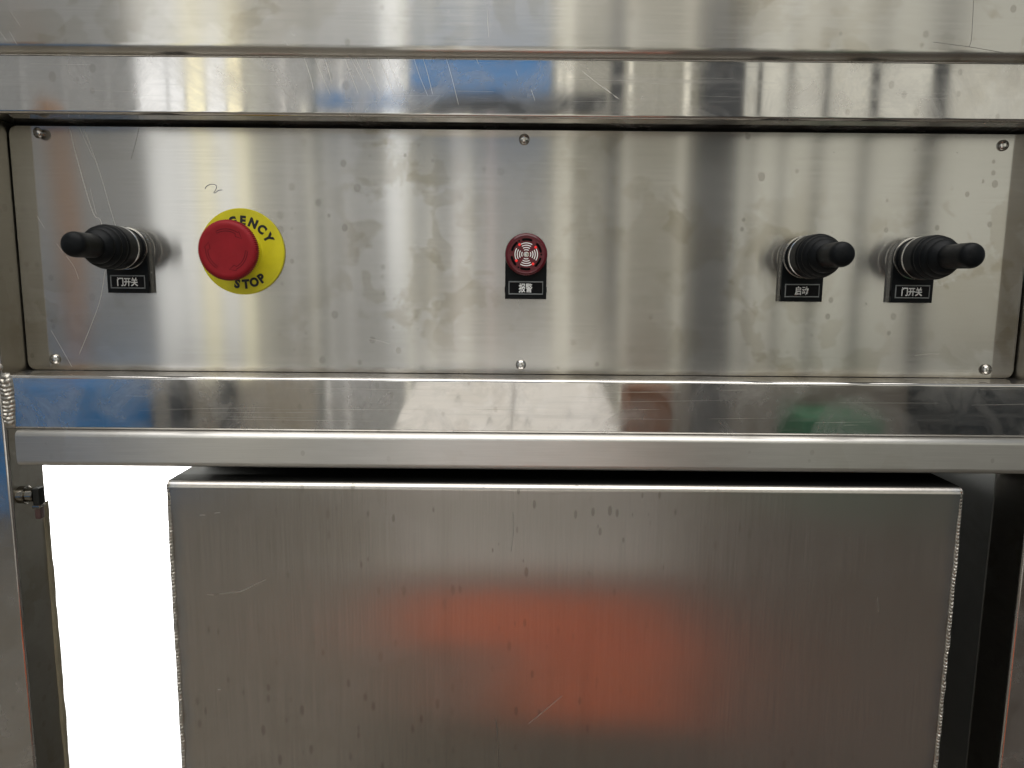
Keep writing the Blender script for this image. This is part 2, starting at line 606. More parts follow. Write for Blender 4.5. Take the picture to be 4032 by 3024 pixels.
obj('shaft', xl([(0, 0.1), (6.2, 0.1), (6.2, 4.0), (5.6, 4.3)]), M['stud'], stud)
obj('washer', xl([(5, 4.0), (6.2, 4.0), (6.4, 4.3), (6.4, 5.0), (6.0, 5.3), (5.0, 5.3)]), M['stud'], stud)
obj('shaft_end', xl([(4.9, 5.3), (4.9, 10.0), (4.3, 10.6), (0, 10.6)]), M['stud'], stud)
obj('bracket', box(NB(), 10.7, 15.6, -3.5, 3.5, -7.0, 5.5, 0.8, 3), M['shade_black'], stud)
obj('clip', box(NB(), 9.5, 15.0, -3.0, 4, -9.3, -7.1, 0.4, 2), M['stud'], stud)
obj('rubber_block', box(NB(), 10.5, 14.6, -2.0, 3, -17.5, -9.4, 0.8, 2), plastic('brown_rubber', (0.07, 0.035, 0.03), 0.5), stud)

# ------------------------------------------------------------------ top cover sheet
cover = thing('top_cover', 'brushed stainless cover sheet above the upper rail', 'cover sheet', (0, -0.034, 0.14))
bm = NB()
# sheet folded back along its lower edge
pr = [(-34, 420)] + [(-34 + 7 - 7 * math.cos(a), 147.7 - 7 * math.sin(a)) for a in [PI / 2 * k / 10 for k in range(9)]] + [(-28.4, 142.6), (-32, 149), (-32, 420)]
A = [bm.verts.new((-0.47, (y + 34) * MM, (z - 140) * MM)) for y, z in pr]
B = [bm.verts.new((0.48, (y + 34) * MM, (z - 140) * MM)) for y, z in pr]
for i in range(len(pr)):
    j = (i + 1) % len(pr)
    bm.faces.new((A[i], A[j], B[j], B[i]))
obj('sheet', bm, M['cover'], cover, True, 40)

# ------------------------------------------------------------------ door bar under the lower rail
bar = thing('cross_bar', 'satin stainless cross bar under the polished lower rail', 'bar', (0, -0.034, -0.131))
bm = box(NB(), -341.0, 410, 0, 25, 0.2, 25.0, 4.0, 6, 'x')
obj('tube', bm, M['bar'], bar)

# ------------------------------------------------------------------ control panel
panel = thing('control_panel', 'brushed stainless control panel carrying the switches and screws', 'panel', (0, 0, 0))
x0, x1, z0, z1, rc = -350.0, 362.3, -67.6, 102.2, 5.0
outl = arc(rc, 0, 90, 8, x1 - rc, z1 - rc) + arc(rc, 90, 180, 8, x0 + rc, z1 - rc) + arc(rc, 180, 270, 8, x0 + rc, z0 + rc) + arc(rc, 270, 360, 8, x1 - rc, z0 + rc)
obj('face_plate', prism(NB(), outl, -1.5, 0, 0.35), M['panel'], panel)
screw_spots = [(-327.2, 97.0, 3.4, (10, -16)), (7.0, 96.0, 0.6, (6, 4)), (338.6, 94.8, 0.2, (3, 3)),
               (-330.0, -60.0, 0.2, (2, -4)), (6.3, -61.0, 0.2, (0, 0)), (342.0, -61.4, 1.0, (-4, 6))]
head_me = rec_me = None
for i, (sx, sz, lift, tilt) in enumerate(screw_spots):
    if i == 0:
        h0 = obj('screw', lathe(NB(), [(1.9, -4), (1.9, 0), (3.75, 0.0), (3.75, 0.5), (3.5, 1.35), (2.9, 2.0), (2.0, 2.45), (1.0, 2.65), (0, 2.7)], 40), M['screw'], panel)
        bm = NB()
        for a in (35, 125):
            ca, sa = math.cos(math.radians(a)), math.sin(math.radians(a))
            pts = [(ca * u - sa * w, sa * u + ca * w) for u, w in ((-2.1, -.45), (2.1, -.45), (2.1, .45), (-2.1, .45))]
            prism(bm, pts, 1.9, 2.58 if a == 35 else 2.6)
        r0 = obj('cross_recess_shade', bm, M['dark_steel'], h0)  # solid darker cross paints in the shade of the driver recess
        head, rec = h0, r0
    else:
        head = h0.copy()
        COL.objects.link(head)
        rec = r0.copy()
        COL.objects.link(rec)
        rec.parent = head
    head.parent = panel
    head.location = (sx * MM, -lift * MM, sz * MM)
    head.rotation_euler = (math.radians(tilt[0]), math.radians(random.uniform(0, 90)), math.radians(tilt[1]))


def spx(pts, Y=0.0):
    """pixel path on the photograph to (x, z, d) in mm on plane y = Y"""
    o = []
    for px, py in pts:
        p = at(px, py, Y)
        o.append((p.x * 1000, p.z * 1000, -Y))
    return o


C = 1344 / 2212


def crop(ox, oy, pts):
    return [(ox + x * C, oy + y * C) for x, y in pts]


def smooth_path(P, n=6):
    out = []
    for i in range(len(P) - 1):
        p0, p1, p2, p3 = P[max(i - 1, 0)], P[i], P[i + 1], P[min(i + 2, len(P) - 1)]
        for k in range(n):
            t = k / n
            out.append(tuple(0.5 * (2 * b + (c - a) * t + (2 * a - 5 * b + 4 * c - d) * t * t + (3 * b - a - 3 * c + d) * t ** 3) for a, b, c, d in zip(p0, p1, p2, p3)))
    out.append(P[-1])
    return out


bm = NB()
for w, pts in [(0.42, crop(0, 0, [(450, 830), (505, 1050), (600, 1370), (648, 1420), (668, 1490)])),
               (0.26, crop(0, 0, [(545, 835), (590, 960), (650, 1130), (720, 1370), (755, 1480)])),
               (0.22, crop(0, 0, [(515, 830), (570, 950), (610, 1030)])),
               (0.18, crop(0, 0, [(560, 850), (585, 940), (640, 1090)])),
               (0.18, crop(0, 0, [(585, 1220), (600, 1290), (625, 1390)])),
               (0.30, crop(0, 1008, [(682, 90), (650, 280), (590, 450), (512, 640)])),
               (0.20, crop(0, 1008, [(330, 480), (400, 600), (467, 720)])),
               (0.16, crop(0, 1008, [(430, 0), (480, 70), (510, 150)])),
               (0.14, crop(0, 0, [(240, 1400), (290, 1480)])),
               (0.14, crop(0, 0, [(365, 1575), (410, 1640)])),
               (0.14, crop(1344, 1008, [(180, 535), (240, 548), (310, 570)])),
               (0.14, crop(1344, 1008, [(1150, 275), (1148, 330)])),
               (0.16, [(3700, 1394), (3660, 1393), (3600, 1400)])]:
    ribbon(bm, smooth_path(spx(pts)), w, 0.03)
s_ = obj('scratches', bm, M['scratch'], panel, False)
s_['kind'] = 'stuff'
bm = NB()
ribbon(bm, smooth_path(spx(crop(0, 0, [(902, 825), (880, 920), (850, 1030)]))), 0.3, 0.03)
for i in range(46):
    x, z = random.uniform(-330, 350), random.uniform(-60, 92)
    r = random.uniform(0.15, 0.42)
    ribbon(bm, [(x, z, 0), (x + r, z - r * random.uniform(0, 2), 0), (x + r * 1.4, z - r * 2, 0)], r, 0.025)
s_ = obj('dark_specks', bm, M['dark_scratch'], panel, False)
s_['kind'] = 'stuff'
bm = NB()
ribbon(bm, smooth_path(spx([(808, 745), (812, 735), (826, 727), (842, 726), (853, 733), (850, 746), (842, 758), (848, 759), (860, 750), (876, 748)]), 5), 0.45, 0.03)
obj('pen_mark', bm, M['ink'], panel, False)

# scratches on rails and cover
bm = NB()
rr = random.Random(11)
for pts in [[(680, 378), (715, 500), (760, 680)], [(530, 380), (560, 480), (592, 612)], [(240, 374), (290, 480), (340, 612)], [(20, 374), (60, 480), (112, 610)],
            [(170, 376), (205, 480), (250, 590)], [(60, 374), (95, 440), (135, 520)], [(470, 378), (510, 500), (560, 620)], [(875, 380), (890, 415)],
            [(300, 374), (330, 450), (372, 560)], [(90, 374), (150, 500), (196, 590)], [(1130, 455), (1142, 490)], [(1230, 580), (1256, 655)], [(120, 374), (140, 420)],
            [(1560, 460), (1700, 570), (1800, 640)], [(1700, 560), (1790, 640)], [(-170, 374), (-130, 480), (-70, 620)], [(-110, 374), (-85, 450), (-62, 540)], [(-240, 374), (-200, 500), (-180, 580)]]:
    ribbon(bm, [(x, z + 550, d) for x, z, d in smooth_path(spx(crop(1344, 0, pts), FR))], rr.uniform(0.12, 0.3), 0.03)
for i in range(26):
    y = rr.uniform(1500, 1670)
    x = rr.uniform(100, 3900)
    L = rr.uniform(60, 700)
    sl = rr.uniform(-0.03, 0.01)
    ribbon(bm, [(a, b + 550, c) for a, b, c in spx([(x, y + 0.0085 * (x - 2016)), (x + L / 2, y + (sl + 0.0085) * L / 2 + 0.0085 * (x - 2016)), (x + L, y + (sl + 0.0085) * L + 0.0085 * (x - 2016))], FR)], rr.uniform(0.08, 0.2), 0.03)
for i in range(30):
    y, x, L = rr.uniform(245, 425), rr.uniform(50, 3900), rr.uniform(30, 260)
    ribbon(bm, [(a, b + 550, c) for a, b, c in spx([(x, y), (x + L, y + rr.uniform(-8, 8))], FR)], rr.uniform(0.07, 0.16), 0.03)
s_ = obj('scratches', bm, M['scratch'], frame, False)
s_['kind'] = 'stuff'
bm = NB()
for pts in [[(1888, -40), (1878, 150), (1870, 262), (1855, 305)], [(1620, 272), (1760, 290), (1860, 304), (2085, 342)]]:
    ribbon(bm, [(x, z - 140, 0) for x, z, d in smooth_path(spx(crop(2688, 0, pts), -34))], 0.35, 0.03)
s_ = obj('dark_scratches', bm, M['dark_scratch'], cover, False)
s_['kind'] = 'stuff'
bm = NB()
for pts in [[(0, 205), (40, 260)], [(60, 200), (110, 290)], [(70, 80), (130, 165)], [(1890, 200), (1910, 235)], [(1845, 262), (1870, 298)]]:
    ribbon(bm, [(x, z - 140, 0) for x, z, d in spx(crop(0, 0, pts), -34)], 0.28, 0.03)
for pts in [[(945, 40), (948, 150), (955, 240)], [(700, 60), (690, 90)]]:
    ribbon(bm, [(x, z - 140, 0) for x, z, d in spx(crop(1344, 0, pts), -34)], 0.2, 0.03)
s_ = obj('scratches', bm, M['scratch'], cover, False)
s_['kind'] = 'stuff'

# ------------------------------------------------------------------ welded box below
bx0, bx1, byf, bzt = -236.8, 310.8, -38.0, -139.4
sbox = thing('steel_box', 'large brushed stainless box with welded side edges', 'box', (0, byf * MM, -0.55))
bm = box(NB(), bx0, bx1, 0, 300, 0, bzt + 550, 4.6, 6, 'x')
sh = obj('shell', bm, M['boxsheet'], sbox)
sh.data.materials.append(M['shade_black'])       # top and sides coloured near-black for shade and muted reflections
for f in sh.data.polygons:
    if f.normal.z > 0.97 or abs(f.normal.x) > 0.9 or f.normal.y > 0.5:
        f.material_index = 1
for xx, sd in ((bx0 + 0.9, 1.7), (bx1 - 0.9, 8.2)):
    o = weld_strip('weld_bead', xx, 0.5, bzt - 2, -548, 3.6, 1.7, 2.5, sbox, sd, 550)
bm = NB()
for pts in [[(1280, 2028), (1310, 2029)], [(1385, 2022), (1420, 2020)], [(800, 2028), (800, 2028.5)]][:0]:
    pass
for pts in [[(1295 * C, 2016 + 20 * C), (1330 * C, 2016 + 20 * C)], [(1390 * C, 2016 + 7 * C), (1425 * C, 2016 + 4 * C)],
            [(1340 * C, 2016 + 535 * C), (1385 * C, 2016 + 538 * C)], [(1420 * C, 2016 + 530 * C), (1560 * C, 2016 + 515 * C), (1720 * C, 2016 + 440 * C)],
            [(1410 * C, 2016 + 1150 * C), (1430 * C, 2016 + 1152 * C)],
            [(1344 + 1215 * C, 2016 + 1370 * C), (1344 + 1320 * C, 2016 + 1285 * C), (1344 + 1430 * C, 2016 + 1192 * C)],
            [(2688 + 1262 * C, 2016 + 555 * C), (2688 + 1268 * C, 2016 + 650 * C)]]:
    ribbon(bm, [(x, z + 550, 0) for x, z, d in spx(pts, byf)], 0.4, 0.03)
s_ = obj('scratches', bm, M['scratch'], sbox, False)
s_['kind'] = 'stuff'
bm = NB()
ribbon(bm, [(x, z + 550, 0) for x, z, d in smooth_path(spx([(1344 + 1112 * C, 2016), (1344 + 1115 * C, 2016 + 130 * C), (1344 + 1100 * C, 2016 + 260 * C)], byf))], 0.3, 0.03)
ribbon(bm, [(x, z + 550, 0) for x, z, d in smooth_path(spx([(1344 + 1000 * C, 2016 + 1335 * C), (1344 + 1015 * C, 2016 + 1480 * C), (1344 + 1018 * C, 2016 + 1700 * C)], byf))], 0.35, 0.03)
s_ = obj('dark_scratches', bm, M['dark_scratch'], sbox, False)
s_['kind'] = 'stuff'

# ------------------------------------------------------------------ legend holder shared by levers and alarm
TH = 5.5


def holder(parent, words, sx, hgt):
    r = 14.6
    o = arc(r, 0, 180, 28) + [(-r, -31), (r, -31)]
    obj('holder_base', prism(NB(), [(x * 0.992, z * 0.996) for x, z in o], 0, 2.6, 0), M['side_sheen'], parent)
    p = obj('legend_plate', prism(NB(), o, 2.7, TH, 0.35), M['black'], parent)
    for zz in (-24.5,):
        for sgn in (-1, 1):
            xa = sgn * 14.4
            bm = box(NB(), min(xa, xa + sgn * 0.45), max(xa, xa + sgn * 0.45), -4.6, -3.8, zz - 2.0, zz + 2.0)
            obj('clip_slot', bm, M['hole'], p)
    # label window: raised clear rim, black card, white lettering
    win = obj('label_card', box(NB(), -11.4, 11.6, -TH - 0.1, -TH + 1, -27.0, -19.4), M['gloss_black'], parent)
    bm = NB()
    for a in ((-12.2, 12.2, -19.4, -18.5), (-12.2, 12.2, -27.9, -27.0), (-12.2, -11.4, -27.0, -19.4), (11.6, 12.2, -27.0, -19.4)):
        box(bm, a[0], a[1], -TH - 0.55, -TH + 0.5, a[2], a[3], 0.18, 2)
    obj('window_rim', bm, M['clear_edge'], win)
    bm = text_bm(words, hgt, sx, 0, (-0.2, -23.2), TH + 0.18, 0.028 if len(words) == 3 else 0.014)
    obj('lettering', bm, M['white_print'], win, False)


def lever(loc, words, label, tilt=(0, 0), sx=0.8, tip=70.0):
    t = thing('joystick', label, 'joystick switch', loc, 'rubber booted joystick switches on the panel')
    holder(t, words, sx, 6.2)
    obj('bezel_ring', lathe(NB(), [(14.2, TH - 0.6), (14.9, TH - 0.4), (15.0, TH + 0.3), (14.7, TH + 1.0), (13.6, TH + 1.2)], 72), M['chrome'], t)
    obj('switch_body', lathe(NB(), [(14.0, TH), (14.0, TH + 1.2), (13.2, TH + 2.0), (13.2, 13.5), (14.3, 14.6), (14.6, 15.8)], 72), M['black'], t)
    obj('collar_ring', lathe(NB(), [(14.2, 15.4), (14.9, 15.5), (15.1, 16.1), (15.0, 16.9), (14.2, 17.1)], 72), M['chrome'], t)
    # bellows boot: a convex dome with soft ribs
    prof = [(14.5, 16.8), (14.7, 18), (14.75, 27.0), (14.5, 28.2), (13.6, 28.8)]
    for k in range(3):
        for u in (0.0, 0.15, 0.35, 0.6, 0.85, 1.0):
            f = (k + u) / 3
            r = 14.6 - 5.4 * f ** 1.8
            rib = {0.0: -1.1, 0.15: -0.2, 0.35: 0.3, 0.6: 0.25, 0.85: -0.35, 1.0: -1.1}[u]
            prof.append((r + rib, 29.0 + 16.5 * f))
    d = 45.5
    prof += [(7.6, d + 0.4), (6.8, d + 1.5)]
    obj('rubber_boot', lathe(NB(), prof, 72), M['rubber'], t, True, 60)
    hd = d - 1.5
    hprof = [(7.4, hd - 2), (7.7, hd + 2), (7.8, hd + 8), (7.95, tip - 6), (7.95, tip - 3.6), (7.75, tip - 2.2), (7.3, tip - 0.9), (6.6, tip + 0.1), (5.5, tip + 0.9), (4, tip + 1.5), (2, tip + 1.9), (0, tip + 2.0)]
    h = obj('handle', lathe(NB(), hprof, 64), M['black'], t, True, 50)
    # the handle tilts about the boot
    h.rotation_euler = (math.radians(tilt[0]), 0, math.radians(tilt[1]))
    return t


lever((-0.2712, 0, 0.0191), '门开关', 'black joystick switch at far left, beside the emergency stop', (0, -0.3), 0.8, 69.5)
lever((0.2038, 0, 0.0171), '启动', 'black joystick switch with label of two characters', (0, -0.4), 0.76, 69.5)
lever((0.2815, 0, 0.0170), '门开关', 'rightmost black joystick switch, near the right edge of the panel', (0, 0.4), 0.8, 72)

# ------------------------------------------------------------------ emergency stop
es = thing('emergency_stop', 'red mushroom emergency stop button on yellow disc', 'stop button', (-0.1914, 0, 0.0177))
obj('legend_disc', lathe(NB(), [(0, 0.05), (29.7, 0.05), (30.0, 0.35), (30.0, 1.5), (29.6, 1.9), (16, 2.3), (14.6, 2.8), (14.0, 4.5), (13.6, 9.0), (12.6, 9.6), (0, 9.6)], 128), M['yellow'], es, True, 40)
bm = NB()
for i, ch in enumerate('EMERGENCY'):
    a = math.radians(90 + 14.5 - (i - 4) * 19.4)
    merge(bm, text_bm(ch, 6.7, 0.95, a - PI / 2, (21.6 * math.cos(a), 21.6 * math.sin(a)), 2.2, 0.06))
for i, ch in enumerate('STOP'):
    a = math.radians(-90 + 13.0 + (i - 1.5) * 15.4)
    merge(bm, text_bm(ch, 6.7, 0.95, a + PI / 2, (22.7 * math.cos(a), 22.7 * math.sin(a)), 2.2, 0.06))
obj('lettering', bm, M['black_print'], es, False)
obj('neck', lathe(NB(), [(10.5, 9), (10.5, 15), (11, 19)], 64), M['red_line'], es)


def knurl(r, d, i):
    return (0.32 if i % 4 in (0, 1) else -0.28) if 19.3 < r else 0.0


cap = obj('mushroom_cap', lathe(NB(), [(10.2, 17.5), (14.5, 18.8), (17.6, 21.6), (19.4, 23.6), (19.95, 24.6), (20.0, 27.4), (19.5, 28.7), (18.8, 29.5), (17.5, 30.1), (16.0, 30.2), (14.9, 29.95), (0, 29.8)], 360, teeth=knurl), M['red'], es, True, 40)
bm = NB()
for k in range(3):
    a0 = 118 - 120 * k
    # outline of a curved arrow running clockwise
    ro, ri = 13.9, 12.5
    outer = arc(ro, a0, a0 - 62, 16)
    inner = arc(ri, a0, a0 - 58, 16)
    hd = [(15.0 * math.cos(math.radians(a0 - 63)), 15.0 * math.sin(math.radians(a0 - 63))),
          (12.9 * math.cos(math.radians(a0 - 82)), 12.9 * math.sin(math.radians(a0 - 82))),
          (10.9 * math.cos(math.radians(a0 - 63)), 10.9 * math.sin(math.radians(a0 - 63)))]
    ribbon(bm, [(x, z, 30.02) for x, z in outer + hd[:2]], 0.5, -0.02)
    ribbon(bm, [(x, z, 30.02) for x, z in [outer[0]] + inner + [hd[2], hd[1]]], 0.5, -0.02)
obj('arrow_groove_shade', bm, M['red_line'], cap, False)

# ------------------------------------------------------------------ alarm buzzer
al = thing('alarm_buzzer', 'round red alarm buzzer with sound wave print', 'alarm', (0.0091, 0, 0.0173))
holder(al, '报警', 0.72, 6.4)
obj('lens_cap', lathe(NB(), [(14.6, TH - 0.2), (14.8, TH + 2.6), (14.5, TH + 3.9), (13.8, TH + 4.7), (12.9, TH + 5.0), (12.4, TH + 4.7), (0, TH + 4.7)], 96), M['alarm_red'], al, True, 40)
F0 = TH + 4.7
for k in range(6):
    a = 90 - 3 + 60 * k
    bm = band(NB(), 9.35, 11.05, a - 16, a + 16, F0 - 0.5, F0 + 0.06, 12, True)
    obj('sound_slot', bm, M['hole'], al, False)
for a in (119, -1, -121):
    q = (10.4 * math.cos(math.radians(a)), 10.4 * math.sin(math.radians(a)))
    obj('vent_hole', prism(NB(), arc(0.65, 0, 345, 23, *q), F0 - 0.5, F0 + 0.06), M['hole'], al, False)
for k in range(4):
    a = 89 + 90 * k
    bm = NB()
    for r in (3.15, 4.7, 6.25, 7.8):
        band(bm, r - 0.3, r + 0.3, a - 30, a + 30, F0 - 0.2, F0 + 0.05, 12)
    obj('sound_wave', bm, M['white_print'], al, False)
for a in (126, 37, 213, -54):
    bm = NB()
    bmesh.ops.create_uvsphere(bm, u_segments=20, v_segments=10, radius=1)
    for v in bm.verts:
        v.co = Vector((v.co.x * 0.95 + 8.1 * math.cos(math.radians(a)), -F0 + 0.05 + v.co.y * 0.25, v.co.z * 0.95 + 8.1 * math.sin(math.radians(a)))) * MM
    obj('led', bm, M['led'], al)
obj('centre_pin', lathe(NB(), [(1.9, F0 - 0.2), (1.9, F0 + 0.1), (1.3, F0 + 0.12), (1.15, F0 + 0.5), (0, F0 + 0.7)], 32), M['screw'], al)

# ------------------------------------------------------------------ workshop behind the camera (seen mirrored in the steel)
WY = -4.0      # face of the workshop wall, metres


def wx(px):    # mirrored horizontal position of a reflection seen at px (of 2212)
    return (px - 1106) * 0.0028


def wz(py):
    return (600 - py) * 0.0028


def wbox(bm, px0, px1, z0, z1, y0=WY, th=0.05, r=0):
    return box(bm, wx(px0) * 1000, wx(px1) * 1000, y0 * 1000, (y0 + th) * 1000, z0 * 1000, z1 * 1000, r)


mat_floor = paint('concrete_floor', (0.13, 0.115, 0.092), 0.7, 0.25, 2)
o = obj('floor', box(NB(), -6, 6, -6.5, 3, -1.3, -1.25, 0, 1, None, 1.0), mat_floor)
tag(o, kind='structure')
wall_m = paint('grey_wall_sheet', (0.58, 0.59, 0.59), 0.6, 0.12, 1.2)
beige_m = paint('beige_wall_sheet', (0.55, 0.54, 0.47), 0.6, 0.1, 1.2)


def corrugated(px0, px1, z0, z1, y, mat, name, label):
    """sheet wall with narrow raised ribs every quarter metre"""
    bm = NB()
    X0, X1 = wx(px0), wx(px1)
    prof = [(X0, 0)]
    x = X0 + 0.1
    while x < X1 - 0.1:
        prof += [(x, 0), (x + 0.015, 0.012), (x + 0.035, 0.012), (x + 0.05, 0)]
        x += 0.25
    prof.append((X1, 0))
    pts = prof + [(X1, -0.03), (X0, -0.03)]
    A = [bm.verts.new((x, y + d, z0)) for x, d in pts]
    B = [bm.verts.new((x, y + d, z1)) for x, d in pts]
    n = len(pts)
    for i in range(n):
        bm.faces.new((A[i], A[(i + 1) % n], B[(i + 1) % n], B[i]))
    o = obj(name, bm, mat, None, False)
    return tag(o, label, kind='structure')


o = obj('dark_floor_slab', box(NB(), 0.42, 3.2, -3.4, -0.75, -1.249, -1.235, 0.004, 2, None, 1.0), paint('dark_slab_paint', (0.042, 0.029, 0.021), 0.7, 0.3, 3))  # added dark slab that darkens the right part of the box reflection
tag(o, 'added dark slab on the floor at right, darkening its reflection', 'mat')
corrugated(-700, 1184, -1.25, 3.0, WY - 0.12, wall_m, 'workshop_wall', 'grey corrugated workshop wall')
corrugated(1184, 3000, -1.25, 3.0, WY - 0.12, beige_m, 'workshop_wall', 'beige corrugated workshop wall')
lit_cream = glass_sheet('daylit_cream_sheet', (1.0, 0.88, 0.64), 1.35)
lit_white = glass_sheet('daylit_white_sheet', (0.93, 0.97, 1.0), 1.15)
lit_beige = glass_sheet('daylit_beige_sheet', (0.90, 0.87, 0.77), 0.46)
lit_slit = glass_sheet('daylit_slit', (1.0, 0.94, 0.78), 0.95)
dark_m = paint('dark_post_paint', (0.05, 0.055, 0.06), 0.5)
blue_m = paint('blue_tarpaulin', (0.05, 0.26, 0.64), 0.5, 0.08)
orange_m = paint('orange_paint', (0.86, 0.155, 0.035), 0.5, 0.1)

win = thing('workshop_window', 'tall bright daylit window in the grey workshop wall', 'window', (wx(430), WY, 0))


def pane(parent, px0, px1, z0, z1, mat, name='pane', y=WY, th=0.03):
    bm = NB()
    lx, ly = parent.location.x, parent.location.y
    box(bm, wx(px0) - lx, wx(px1) - lx, y - ly, y + th - ly, z0 - parent.location.z, z1 - parent.location.z, 0, 1, None, 1.0)
    return obj(name, bm, mat, parent, False)


for a, b2, m_, za, zb in ((332, 392, lit_white, -0.55, 2.2), (396, 428, lit_white, -1.0, 2.2), (433, 470, lit_cream, -1.0, 2.2), (474, 512, lit_white, -0.9, 2.0), (516, 546, lit_cream, -1.0, 2.0)):
    pane(win, a, b2, za, zb, m_)
for a in (329, 394, 430, 472, 514, 548):
    pane(win, a - 1.5, a + 1.5, -1.1, 2.2, wall_m, 'mullion', WY - 0.01, 0.05)
lit_dim = glass_sheet('dim_daylit_slit', (1.0, 0.95, 0.88), 0.62)
lit_pink = glass_sheet('pinkish_daylit_slit', (0.95, 0.78, 0.76), 0.5)
slits = [(626, 630, lit_dim, -1.0, 1.6, 'faint narrow daylit strip beside the tall window'), (703, 709, lit_dim, -1.0, 1.5, 'faint daylit strip beside a dark greenish batten'),
         (747, 751, lit_dim, -1.0, 1.3, 'faint narrow daylit strip left of the wide pale strip'), (975, 1004, lit_dim, -1.0, 1.0, 'broad faint daylit strip under the blue tarpaulin'),
         (1050, 1062, lit_pink, -1.0, 1.0, 'pinkish faint daylit strip under the blue tarpaulin'),
         (834, 872, lit_white, -0.2, 2.4, 'wide pale daylit strip beside the blue tarpaulin'), (877, 884, lit_slit, -1.1, 2.3, 'thin bright daylit strip touching the wide pale strip'), (925, 932, lit_slit, -1.1, 2.3, 'thin daylit strip behind the left end of the blue tarpaulin'),
         (1008, 1015, lit_slit, -1.1, 2.3, 'thin daylit strip behind the middle of the blue tarpaulin'), (1195, 1204, lit_slit, -1.1, 2.2, 'daylit strip just beyond the right end of the blue tarpaulin'),
         (1212, 1226, lit_slit, -1.1, 2.2, 'broader daylit strip between the tarpaulin and the narrow dark post'), (1341, 1348, lit_slit, -1.1, 2.4, 'thin daylit strip right of the narrow dark post'),
         (1456, 1466, lit_slit, -0.6, 2.0, 'daylit strip beside the dark steel column'), (668, 674, lit_slit, -0.8, 1.0, 'short thin daylit strip above the beige boards')]
for i, (a, b2, m_, za, zb, lb) in enumerate(slits):
    t = thing('skylight_strip', lb, 'window strip', (wx((a + b2) / 2), WY, 0), 'daylit strips in the workshop wall')
    pane(t, a, b2, za, zb, m_)
gz = thing('glazed_wall', 'row of pale beige translucent wall panes with dark mullions', 'glazing', (wx(1900), WY, 0))
for a, b2 in ((1562, 1604), (1610, 1666), (1674, 1738), (1748, 1836), (1848, 1962), (1988, 2500)):
    pane(gz, a, b2, -0.55, 2.4, lit_beige)
for a, w_ in ((1607, 4), (1670, 6), (1743, 10), (1842, 12), (1975, 26)):
    pane(gz, a - w_ / 2, a + w_ / 2, -0.6, 2.4, dark_m, 'mullion', WY + 0.01, 0.06)


def simple(name, label, cat, px0, px1, z0, z1, mat, y=WY + 0.1, th=0.15):
    bm = wbox(NB(), px0, px1, z0, z1, y, th, 8)
    return tag(obj(name, bm, mat), label, cat)


simple('steel_column', 'dark steel column against the beige wall', 'column', 1478, 1556, -1.25, 3.0, dark_m)
simple('batten', 'narrow dark greenish batten on the grey wall', 'batten', 691, 700, -1.2, 1.8, paint('green_grey', (0.14, 0.17, 0.15), 0.6), WY + 0.01, 0.04)
simple('wall_post', 'narrow dark post in the beige wall', 'post', 1298, 1318, -0.3, 2.4, dark_m)
simple('orange_post', 'narrow orange post against grey wall', 'post', 168, 192, -1.25, 0.95, paint('rusty_paint', (0.46, 0.24, 0.11), 0.5))
simple('blue_sheet', 'blue tarpaulin hanging on the grey wall', 'tarpaulin', 892, 1180, 1.055, 1.42, blue_m, WY + 0.02, 0.03)
simple('dark_beam', 'dark beam below the blue tarpaulin', 'beam', 892, 1290, 0.93, 1.04, dark_m, WY + 0.06, 0.1)
simple('blue_board', 'small blue board beside the tarpaulin', 'board', 700, 888, 0.97, 1.05, blue_m, WY + 0.02, 0.04)
simple('blue_cabinet', 'blue machine cabinet standing on the workshop floor', 'cabinet', 20, 350, -1.25, -0.57, blue_m, WY + 0.2, 0.5)
simple('dark_cabinet', 'dark cabinet standing on the workshop floor at right', 'cabinet', 1930, 2700, -1.25, -0.5, paint('navy_paint', (0.02, 0.028, 0.035), 0.5), WY + 0.2, 0.5)
simple('green_machine', 'green machine low on the workshop floor', 'machine', 1650, 1800, -1.25, -0.70, paint('green_paint', (0.03, 0.16, 0.08), 0.4), WY + 0.3, 0.4)
simple('brown_stack', 'brown crates stacked on the workshop floor', 'crates', 1450, 1930, -1.25, -0.58, paint('brown_crate', (0.24, 0.215, 0.18), 0.6, 0.45, 9), WY + 0.12, 0.1)
simple('beige_stack', 'beige boards leaning low against the grey wall', 'boards', 352, 690, -1.25, -0.58, paint('beige_board', (0.52, 0.47, 0.38), 0.6, 0.2), WY + 0.12, 0.05)
for a, wd in ((428, 'nearer the blue cabinet'), (525, 'farther from the blue cabinet')):
    simple('dark_stand', 'dark stand before the beige boards, %s' % wd, 'stand', a - 14, a + 16, -1.25, -0.5, dark_m, WY + 0.25, 0.1)
# made-up coloured blocks close behind the camera, shaped for their reflections in the steel
NY = -1.05
k = (D + abs(NY) - 0.03) / 1597
white_block_m = paint('white_reflect_block', (0.93, 0.90, 0.85), 0.8, 0.08, 12)


def nx(px):
    return (px - 1106) * k


def nz(py):
    return (600 - py) * k


